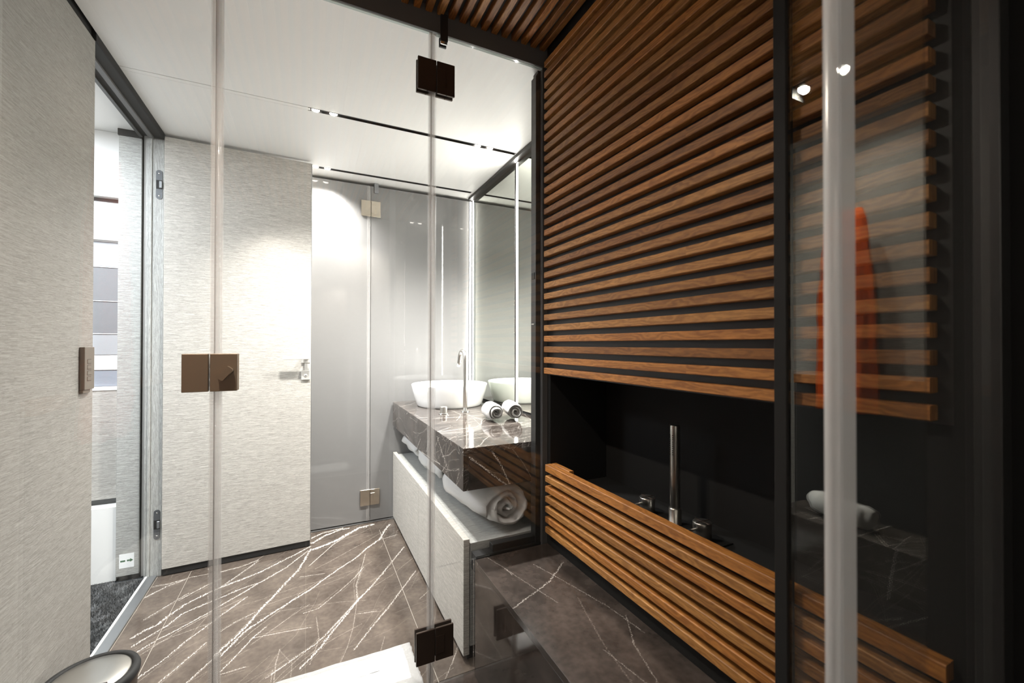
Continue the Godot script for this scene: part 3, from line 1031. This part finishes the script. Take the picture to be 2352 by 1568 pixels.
# ---------------------------------------------------------------- hall beyond the doorway
func build_hall() -> void:
	var fl := bx(self, "floor_hall", Vector3(-2.3, -0.06, -1.2), Vector3(LX - 0.02, -0.004, -3.2), M.carpet_base, 0.0)
	tag(fl, "hall floor under the dark carpet", "floor", "", "structure")
	var ce := bx(self, "ceiling_hall", Vector3(-2.3, H, -1.2), Vector3(-0.743, H + 0.05, -3.2), M.ceiling, 0.0)
	tag(ce, "white ceiling of the hall", "ceiling", "", "structure")
	for w in [[Vector3(-2.4, 0, -1.2), Vector3(-2.3, 2.3, -3.2), "wall_hall_far", "pale far wall of the hall"], [Vector3(-2.4, 0, -1.1), Vector3(LX - 0.09, 2.3, -1.2), "wall_hall_near", "pale near wall of the hall"], [Vector3(-2.4, 0, -3.2), Vector3(-0.74, 2.3, -3.3), "wall_hall_end", "pale end wall of the hall"]]:
		tag(bx(self, w[2], w[0], w[1], M.white, 0.0), w[3], "wall", "", "structure")
	# streaked panel beside the jamb, black head gap and foot
	var p := bx(self, "wall_hall_panel", Vector3(-0.829, 0.022, -2.69), Vector3(-0.741, 2.168, -3.2), M.laminate_grey, 0.0008)
	tag(p, "narrow grey streaked hall panel beside the door jamb", "wall", "", "structure")
	var hg := bx(self, "trim_10", Vector3(-0.832, 2.1685, -2.685), Vector3(-0.741, 2.1995, -3.2), M.black, 0.0)
	tag(hg, "black gap above the narrow hall panel", "trim", "", "structure")
	var fg := bx(self, "trim_11", Vector3(-0.815, 0.0, -2.698), Vector3(-0.741, 0.022, -3.2), M.matte_black, 0.0)
	tag(fg, "black foot gap under the narrow hall panel", "trim", "", "structure")
	var s := thing("arrow_sign", "small white sticker with a green dash and arrow, low on the hall panel", "sign", Vector3(-0.787, 0.098, -2.6895))
	bx(s, "sticker", Vector3(-0.8155, 0.060, -2.6898), Vector3(-0.759, 0.128, -2.6892), M.paper, 0.0)
	bx(s, "dash", Vector3(-0.811, 0.0905, -2.6892), Vector3(-0.7925, 0.098, -2.6888), M.green, 0.0)
	prism(s, "arrow", PackedVector2Array([Vector2(-0.786, 0.0915), Vector2(-0.774, 0.0915), Vector2(-0.774, 0.0865), Vector2(-0.7625, 0.095), Vector2(-0.774, 0.1035), Vector2(-0.774, 0.0985), Vector2(-0.786, 0.0985)]), 2, -2.6892, -2.6887, Vector3.ZERO, M.green)
	# wall unit of the hall, stacked: base, drawer front, ledge, pleated blind, shelf, valance
	var u := thing("hall_unit", "white built-in hall unit with drawers below a recessed window", "cabinet", Vector3(-1.1, 0, -2.75))
	var x0 := -1.6
	var x1 := -0.8295
	bx(u, "base", Vector3(x0, 0.0, -2.70), Vector3(x1, 0.362, -3.19), M.gloss_white, 0.002)
	bx(u, "gap", Vector3(x0, 0.362, -2.765), Vector3(x1, 0.390, -3.19), M.charcoal, 0.0)
	bx(u, "drawer_front", Vector3(x0, 0.390, -2.745), Vector3(x1, 0.921, -3.19), M.laminate_pale, 0.002)
	bx(u, "worktop", Vector3(x0, 0.9215, -2.742), Vector3(x1, 0.941, -3.19), M.gloss_white, 0.002)
	bx(u, "upstand", Vector3(x0, 0.9415, -2.76), Vector3(x1, 1.020, -3.19), M.blind, 0.002)
	bx(u, "upstand", Vector3(x0, 1.0215, -2.757), Vector3(x1, 1.094, -3.19), M.white, 0.002)
	bx(u, "shelf", Vector3(x0, 1.660, -2.745), Vector3(x1, 1.688, -3.19), M.white, 0.002)
	bx(u, "valance", Vector3(x0, 1.6885, -2.775), Vector3(x1, 1.855, -3.19), M.laminate_grey, 0.002)
	bx(u, "gap", Vector3(x0, 1.8555, -2.79), Vector3(x1, 1.876, -3.19), M.charcoal, 0.0)
	bx(u, "soffit", Vector3(x0, 1.8765, -2.75), Vector3(x1, 2.1995, -3.19), M.ceiling, 0.002)
	var b := thing("roman_blind", "grey fabric roman blind with horizontal folds in the hall", "blind", Vector3(-1.1, 1.095, -2.77))
	var ys := [1.096, 1.203, 1.364, 1.532, 1.659]
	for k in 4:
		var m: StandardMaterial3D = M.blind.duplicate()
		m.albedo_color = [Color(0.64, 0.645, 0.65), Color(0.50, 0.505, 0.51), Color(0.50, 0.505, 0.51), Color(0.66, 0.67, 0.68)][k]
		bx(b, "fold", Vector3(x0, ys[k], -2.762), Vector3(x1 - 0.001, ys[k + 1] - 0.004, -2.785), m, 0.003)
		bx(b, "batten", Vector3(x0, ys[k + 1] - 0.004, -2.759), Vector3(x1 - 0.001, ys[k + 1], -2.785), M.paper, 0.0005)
	# carpet pile
	rng.seed = 50
	var mm := MultiMesh.new()
	mm.transform_format = MultiMesh.TRANSFORM_3D
	mm.use_colors = true
	var st := new_st()
	for k in 3:
		var a := TAU * k / 3.0
		var c := TAU * (k + 1) / 3.0
		tri(st, Vector3(cos(a) * 0.0016, 0, sin(a) * 0.0016), Vector3(cos(c) * 0.0016, 0, sin(c) * 0.0016), Vector3(0, 0.013, 0), Vector3(cos((a + c) / 2), 0.2, sin((a + c) / 2)), Vector3.ZERO)
	mm.mesh = st.commit()
	var n := 26000
	mm.instance_count = n
	noise.seed = 61
	noise.frequency = 1.0
	for k in n:
		var x := rng.randf_range(-1.02, -0.7095)
		var z := rng.randf_range(-2.697, -1.9)
		if x < -0.829: z = rng.randf_range(-2.697, -1.9)
		elif z < -2.66: z = -2.66
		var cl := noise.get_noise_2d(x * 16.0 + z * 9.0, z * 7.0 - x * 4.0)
		var lean := Basis(Vector3(1, 0, 0), rng.randf_range(-0.5, 0.5) + cl * 0.5) * Basis(Vector3(0, 0, 1), rng.randf_range(-0.5, 0.5) - cl * 0.4)
		mm.set_instance_transform(k, Transform3D(lean * Basis.from_scale(Vector3(1, rng.randf_range(0.7, 1.15), 1)), Vector3(x, -0.004, z)))
		var g := clampf(0.07 + 0.45 * maxf(0.0, cl - 0.02) + rng.randf_range(-0.03, 0.05), 0.02, 0.5)  # lighter sheen patches painted into the pile colour
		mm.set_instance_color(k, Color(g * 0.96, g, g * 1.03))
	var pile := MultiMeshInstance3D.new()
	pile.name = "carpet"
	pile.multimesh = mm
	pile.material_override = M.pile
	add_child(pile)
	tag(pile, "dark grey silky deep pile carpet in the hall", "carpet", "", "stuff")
	# added glowing panel out of view, standing in for daylight in the hall
	var l := thing("added_daylight_panel", "added unseen glowing panel standing in for daylight in the hall", "light", Vector3(-1.4, H, -2.1))
	bx(l, "diffuser", Vector3(-1.7, H - 0.012, -2.4), Vector3(-1.1, H - 0.001, -1.8), glow(Color(0.94, 0.97, 1.0), 1.6), 0.002)
	area(l, Vector3(-1.4, H - 0.016, -2.1), Vector3.DOWN, Vector2(0.6, 0.6), 6.0, Color(0.94, 0.97, 1.0))

# ---------------------------------------------------------------- vanity
func build_vanity() -> void:
	var zn := -1.466
	var zf := -2.868
	var top := 0.772
	var c := thing("vanity_counter", "thick brown marble vanity counter with white veins and mitred edges", "counter", Vector3(0.79, 0.617, (zn + zf) / 2))
	bx(c, "top_slab", Vector3(0.512, top - 0.02, zn), Vector3(1.069, top, zf), M.counter, 0.0008)
	bx(c, "front_apron", Vector3(0.5121, 0.617, zn - 0.0003), Vector3(0.533, top - 0.0202, zf), M.counter, 0.0008, Vector3(0, 0, 0.31))
	bx(c, "end_apron", Vector3(0.5332, 0.617, zn - 0.0001), Vector3(1.069, top - 0.0202, zn - 0.02), M.counter_end, 0.0008)
	bx(c, "underside", Vector3(0.534, 0.625, zn - 0.0205), Vector3(1.069, top - 0.021, zf), M.counter, 0.0)
	bx(c, "back_gap", Vector3(1.0692, top - 0.03, zn), Vector3(1.0895, 0.775, zf), M.matte_black, 0.0)
	# two cabinets under it with an open shelf between
	var zz := [zn, -2.1655, zf]
	var lab := ["white streaked vanity cabinet by the glass partition, towel on top", "white streaked vanity cabinet beside the shower glass"]
	for k in 2:
		var u := thing("vanity_cabinet", lab[k], "cabinet", Vector3(0.79, 0, (zz[k] + zz[k + 1]) / 2), "cabinets under the vanity counter")
		var a: float = zz[k] - 0.0005
		var b: float = zz[k + 1] + 0.0005
		bx(u, "body", Vector3(0.5405, 0.05, a - 0.002), Vector3(1.069, 0.424, b), M.laminate_grey, 0.001, Vector3(0, 0.2, 0.3))
		bx(u, "door_front", Vector3(0.514, 0.022, a), Vector3(0.5375, 0.441, b + 0.0025), M.laminate_pale, 0.0012, Vector3(0, 0.1 * k, 0.2))
		bx(u, "plinth", Vector3(0.532, 0.0005, a - 0.01), Vector3(1.05, 0.05, b), M.matte_black, 0.0)
	# washbasin: a round vessel with thin walls
	var bc := Vector3(0.812, top + 0.0005, -2.585)
	var prof := [Vector2(0.0001, 0.012), Vector2(0.10, 0.013), Vector2(0.165, 0.022), Vector2(0.197, 0.05), Vector2(0.214, 0.095), Vector2(0.2265, 0.128), Vector2(0.229, 0.132), Vector2(0.2325, 0.1335), Vector2(0.2355, 0.131), Vector2(0.2355, 0.127), Vector2(0.226, 0.085), Vector2(0.214, 0.045), Vector2(0.204, 0.012), Vector2(0.199, 0.003), Vector2(0.194, 0.0), Vector2(0.0001, 0.0)]
	prof.reverse()
	var bs := thing("washbasin", "round white ceramic vessel basin standing on the marble counter", "basin", bc)
	put(lathe(prof, 72), "bowl", M.ceramic, bs, bc)
	put(lathe([Vector2(0.0001, 0.004), Vector2(0.02, 0.004), Vector2(0.024, 0.002), Vector2(0.025, 0.0)], 24), "drain", M.chrome, bs, bc + Vector3(0, 0.0125, 0))
	# tall tap
	var f0 := Vector3(0.804, top, -2.273)
	var ft := thing("basin_tap", "tall slim steel swan neck tap beside the white basin", "tap", f0)
	put(lathe([Vector2(0.024, 0.0005), Vector2(0.024, 0.004), Vector2(0.022, 0.0055), Vector2(0.0001, 0.0055)], 28), "flange", M.chrome, ft, f0)
	var pts := PackedVector3Array([Vector3(0, 0.004, 0), Vector3(0, 0.15, 0), Vector3(0, 0.29, 0)])
	var fwd := Vector3(-0.02, 0, -1).normalized()
	for k in 13:
		var an := PI * k / 12.0 * 0.93
		pts.append(Vector3(0, 0.296, 0) + fwd * (0.044 - 0.044 * cos(an)) + Vector3.UP * 0.044 * sin(an))
	var last := pts[pts.size() - 1]
	var dir := (last - pts[pts.size() - 2]).normalized()
	pts.append(last + dir * 0.03)
	pts.append(last + dir * 0.058)
	put(tube(pts, 0.0115, 20), "spout", M.steel, ft, f0)
	# round control knob with flutes
	var k0 := Vector3(0.673, top, -2.252)
	var kn := thing("tap_knob", "short round steel tap knob on the counter in front of the basin", "knob", k0)
	put(lathe([Vector2(0.027, 0.0005), Vector2(0.027, 0.004), Vector2(0.025, 0.005), Vector2(0.0001, 0.005)], 28), "flange", M.chrome, kn, k0)
	var rings := []
	for e in [[0.0055, 1.0], [0.036, 1.0], [0.0385, 0.97], [0.0395, 0.92]]:
		var ring := []
		for j in 64:
			var an := TAU * j / 64.0
			var r: float = 0.0195 * e[1] * (1.0 - 0.07 * pow(0.5 + 0.5 * cos(an * 8.0), 4.0))
			ring.append(Vector3(cos(an) * r, e[0], sin(an) * r))
		rings.append(ring)
	put(skin(rings, true, false, true), "grip", M.steel, kn, k0)
	# two rolled hand towels on the counter
	var hl := ["rolled white hand towel on the counter, the one nearer the basin", "rolled white hand towel on the counter, the one nearer the mirror"]
	for k in 2:
		var p: Vector3 = [Vector3(0.845, top, -1.975), Vector3(0.947, top, -1.955)][k]
		var r := put(towel_roll(0.046, 0.0125, 0.165, 3.1, 0.96, 0.003, 3 + k), "hand_towel", M.terry, self, p + Vector3(0, 0.0455, 0))
		r.rotation = Vector3(0, deg_to_rad([-8.0, -14.0][k]), deg_to_rad([210.0, 150.0][k]))
		tag(r, hl[k], "towel", "rolled hand towels on the counter")
	# three rolled bath towels on the shelf
	var bl := ["big fluffy rolled white bath towel on the shelf under the marble corner", "middle one of three rolled white bath towels under the counter", "rolled white bath towel under the counter, beside the shower glass"]
	for k in 3:
		var p: Vector3 = [Vector3(0.680, 0.424, -1.70), Vector3(0.655, 0.424, -2.27), Vector3(0.655, 0.424, -2.66)][k]
		var r := put(towel_roll([0.112, 0.10, 0.10][k], 0.035, [0.42, 0.34, 0.34][k], 2.85, 1.0, 0.010, 20 + k), "bath_towel", M.terry, self, p + Vector3(0, 0.0945, 0))
		var b := Basis(Vector3.UP, deg_to_rad([7.0, 5.0, 3.0][k])) * Basis.from_scale(Vector3(1.0, [0.85, 0.9, 0.9][k], 1.0)) * Basis(Vector3.BACK, deg_to_rad([250.0, 190.0, 230.0][k]))
		r.basis = b
		tag(r, bl[k], "towel", "rolled bath towels under the counter")

# ---------------------------------------------------------------- marble bench
func build_bench() -> void:
	var b := thing("marble_bench", "polished dark marble bench along the foot of the oak slats", "bench", Vector3(0.66, 0, -0.8))
	bx(b, "seat_slab", Vector3(0.530, 0.380, GZ + 0.006), Vector3(WX + 0.023, 0.400, -0.245), M.bench_top, 0.0008)
	bx(b, "side_slab", Vector3(0.5305, 0.0005, GZ + 0.006), Vector3(0.550, 0.3798, -0.245), M.bench, 0.0008, Vector3(0.0, 0.31, 0.55))
	bx(b, "core", Vector3(0.551, 0.0005, GZ + 0.007), Vector3(WX + 0.022, 0.3795, -0.25), M.matte_black, 0.0)
	# second bench along the left wall, outside the frame; the side screen mirrors it
	var d := thing("marble_bench", "dark marble bench against the left wall, holding a white towel", "bench", Vector3(-0.52, 0, -0.7))
	bx(d, "seat_slab", Vector3(LX + 0.0125, 0.372, -1.26), Vector3(-0.40, 0.392, -0.1), M.counter, 0.0008)
	bx(d, "side_slab", Vector3(-0.421, 0.0005, -1.26), Vector3(-0.401, 0.3718, -0.1), M.counter, 0.0008)
	var t := put(towel_roll(0.06, 0.02, 0.24, 2.6, 0.95, 0.005, 41), "bath_towel", M.terry, self, Vector3(-0.50, 0.450, -1.03))
	t.rotation = Vector3(0, deg_to_rad(10), deg_to_rad(200))
	tag(t, "rolled white towel lying on the bench by the left wall", "towel", "")

# ---------------------------------------------------------------- hand shower and valves
func build_niche_fittings() -> void:
	var y := 0.62
	var pl := bx(self, "fitting_plate", Vector3(0.925, y + 0.0005, -1.075), Vector3(1.023, y + 0.004, -0.764), M.black, 0.001)
	tag(pl, "flat black plate under the hand shower and its valves", "plate")
	var s0 := Vector3(0.977, y + 0.004, -0.92)
	var hs := thing("hand_shower", "upright slim steel hand shower with two rows of nozzles", "hand shower", s0)
	put(lathe([Vector2(0.0195, 0.0), Vector2(0.0195, 0.004), Vector2(0.0178, 0.005), Vector2(0.0178, 0.046), Vector2(0.0165, 0.048), Vector2(0.0001, 0.048)], 28), "holder", M.steel, hs, s0)
	put(lathe([Vector2(0.0135, 0.046), Vector2(0.0142, 0.06), Vector2(0.0145, 0.25), Vector2(0.0145, 0.288), Vector2(0.0138, 0.2905), Vector2(0.0001, 0.2905)], 28), "handle", M.steel, hs, s0)
	for a in [-2.75, 2.83]:
		for k in 10:
			var d := Vector3(cos(a), 0, sin(a) * 1.0)
			var nz := put(lathe([Vector2(0.0016, 0.0), Vector2(0.0014, 0.0012), Vector2(0.0001, 0.0014)], 8), "nozzle", M.rubber, hs, s0 + d * 0.0143 + Vector3(0, 0.205 + k * 0.0062, 0))
			nz.basis = Basis(Quaternion(Vector3.UP, d))
	for e in [[Vector3(0.962, y + 0.004, -1.018)], [Vector3(0.962, y + 0.004, -0.812)]]:
		var p: Vector3 = e[0]
		var v := thing("shower_valve", ["steel shower valve between hand shower and glass partition", "steel shower valve between hand shower and the black glass edge"][0 if p.z < -0.9 else 1], "valve", p, "valves in the black niche")
		put(lathe([Vector2(0.021, 0.0), Vector2(0.021, 0.004), Vector2(0.0235, 0.006), Vector2(0.024, 0.048), Vector2(0.0228, 0.05), Vector2(0.0001, 0.05)], 30), "body", M.steel, v, p)
		var pts := PackedVector3Array([Vector3(-0.022, 0.034, 0), Vector3(-0.062, 0.030, -0.01)])
		put(tube(pts, 0.0028, 10), "lever", M.steel, v, p)
		bx(v, "cross_mark", p + Vector3(-0.024, 0.0502, -0.001), p + Vector3(0.024, 0.0512, 0.001), M.dark_bronze, 0.0)
		bx(v, "cross_mark", p + Vector3(-0.001, 0.0502, -0.024), p + Vector3(0.001, 0.0512, 0.024), M.dark_bronze, 0.0)

# ---------------------------------------------------------------- glass screens on the right
func build_screens() -> void:
	var a := thing("side_screen", "narrow clear glass screen over the end of the oak slats", "glass panel", Vector3(0.785, 0.4, -0.38))
	bx(a, "pane", Vector3(0.781, 0.401, -0.472), Vector3(0.789, 2.27, -0.286), M.glass_mirror, 0.0)
	bx(a, "edge_profile", Vector3(0.774, 0.401, -0.495), Vector3(0.797, 2.27, -0.4725), M.matte_black, 0.001)
	var z := -0.228
	var b := thing("end_screen", "clear glass screen across the bath area with a clear vinyl seal on its edge", "glass panel", Vector3(0.63, 0, z))
	bx(b, "pane", Vector3(0.452, 0.012, z - 0.004), Vector3(0.79, 2.27, z + 0.004), M.glass, 0.0)
	bx(b, "wall_channel", Vector3(0.792, 0.0, z - 0.013), Vector3(0.823, 2.27, z + 0.013), M.black, 0.001)
	var s := Node3D.new()
	s.name = "seal"
	b.add_child(s)
	s.position = Vector3(-0.178, 0, 0)
	for k in [-1.0, 1.0]:
		bx(s, "leg", Vector3(0.446, 0.012, z + k * 0.0046), Vector3(0.470, 2.27, z + k * 0.0062), M.seal_thick, 0.0)
	put(tube(PackedVector3Array([Vector3(0, 0.012, 0), Vector3(0, 2.27, 0)]), 0.0065, 14), "bulb", M.seal_thick, s, Vector3(0.443, 0, z))

# ---------------------------------------------------------------- small things
func build_small_things() -> void:
	# bath mat: thick, soft, uneven pile edge
	noise.seed = 70
	noise.frequency = 1.0
	var x0 := -0.21
	var x1 := 0.352
	var z0 := -1.622
	var z1 := -1.412
	var rings := []
	var nx := 60
	var prof := [Vector2(0.0, 0.001), Vector2(-0.004, 0.010), Vector2(-0.003, 0.022), Vector2(0.006, 0.029), Vector2(0.03, 0.031), Vector2(0.105, 0.032)]
	for p: Vector2 in prof:
		var ring := []
		for side in 4:
			for k in 24:
				var t := k / 24.0
				var a := x0 + p.x
				var b := x1 - p.x
				var c := z0 + minf(p.x, 0.104)
				var d := z1 - minf(p.x, 0.104)
				var v := Vector3.ZERO
				if side == 0: v = Vector3(lerpf(a, b, t), p.y, c)
				elif side == 1: v = Vector3(b, p.y, lerpf(c, d, t))
				elif side == 2: v = Vector3(lerpf(b, a, t), p.y, d)
				else: v = Vector3(a, p.y, lerpf(d, c, t))
				var w := noise.get_noise_2d(v.x * 60.0 + p.y * 300.0, v.z * 60.0)
				var w2 := noise.get_noise_2d(v.x * 9.0 + 40.0, v.z * 9.0)
				v += Vector3(w * 0.0035 + w2 * 0.003, maxf(0.0, w) * 0.002 if p.y > 0.005 else 0.0, w * 0.003 - w2 * 0.004)
				v.z = minf(v.z, -1.408)
				ring.append(v)
		rings.append(ring)
	rings.reverse()
	var mat_mesh := skin(rings, true, true, false, Vector2(4, 4))
	var mt := put(mat_mesh, "bath_mat", M.terry, self, Vector3.ZERO)
	tag(mt, "fluffy white bath mat on the marble floor behind the glass door", "bath mat")
	# waste bin
	var bc := Vector3(-0.532, 0.0005, -1.557)
	var bn := thing("waste_bin", "round waste bin with a brushed steel lid and black rim", "waste bin", bc)
	put(lathe([Vector2(0.0001, 0.0), Vector2(0.088, 0.0), Vector2(0.09, 0.004), Vector2(0.100, 0.20), Vector2(0.100, 0.222), Vector2(0.0001, 0.222)], 48), "body", M.dark_bronze, bn, bc)
	put(lathe([Vector2(0.101, 0.214), Vector2(0.1055, 0.219), Vector2(0.1065, 0.230), Vector2(0.103, 0.2385), Vector2(0.093, 0.2405), Vector2(0.0885, 0.238), Vector2(0.0885, 0.222)], 64), "rim", M.rubber, bn, bc)
	put(lathe([Vector2(0.088, 0.224), Vector2(0.0872, 0.2365), Vector2(0.083, 0.2395), Vector2(0.045, 0.2425), Vector2(0.0001, 0.2435)], 64), "lid", M.steel, bn, bc)
	# touch keypad on the left wall
	var kp := thing("wall_keypad", "slim bronze light switch keypad with four buttons on the left wall", "switch", Vector3(LX, 1.07, -1.822))
	bx(kp, "case", Vector3(LX + 0.0005, 1.004, -1.862), Vector3(LX + 0.014, 1.140, -1.795), M.taupe, 0.0012)
	bx(kp, "foot", Vector3(LX + 0.0005, 0.993, -1.845), Vector3(LX + 0.010, 1.0035, -1.795), M.taupe, 0.001)
	for k in 4:
		var y := 1.094 - k * 0.0185
		var bt := bx(kp, "button", Vector3(LX + 0.0135, y - 0.006, -1.836), Vector3(LX + 0.0150, y + 0.006, -1.812), M.taupe, 0.0005)
		bx(bt, "groove", Vector3(LX + 0.0139, y - 0.0072, -1.8375), Vector3(LX + 0.0143, y + 0.0072, -1.8115), M.rubber, 0.0)
	# orange robe on a hook by the left wall; seen only as a reflection
	noise.seed = 90
	var rr := []
	for i in 16:
		var f := i / 15.0
		var yy := lerpf(1.74, 0.86, f)
		var half := lerpf(0.065, 0.105, pow(minf(1.0, f * 2.2), 0.6))
		var dep := lerpf(0.02, 0.045, minf(1.0, f * 3.0))
		var ring := []
		for k in 40:
			var a := TAU * k / 40.0
			var fold := 0.014 * sin(a * 7.0 + f * 2.0) * f + noise.get_noise_2d(a * 3.0, f * 5.0) * 0.01
			ring.append(Vector3(sin(a) * (dep + fold), yy, cos(a) * (half + fold)))
		rr.append(ring)
	rr.reverse()
	var rb := thing("bathrobe", "orange terry bathrobe hanging from a hook on the left wall", "bathrobe", Vector3(LX + 0.078, 0.0, -1.045))
	put(skin(rr, true, true, true, Vector2(3, 6)), "robe", M.orange, rb, Vector3(LX + 0.078, 0.0, -1.045))
	put(tube(PackedVector3Array([Vector3(LX + 0.002, 1.75, -1.045), Vector3(LX + 0.05, 1.75, -1.045), Vector3(LX + 0.055, 1.765, -1.045)]), 0.005, 10), "hook", M.steel, rb, Vector3.ZERO)
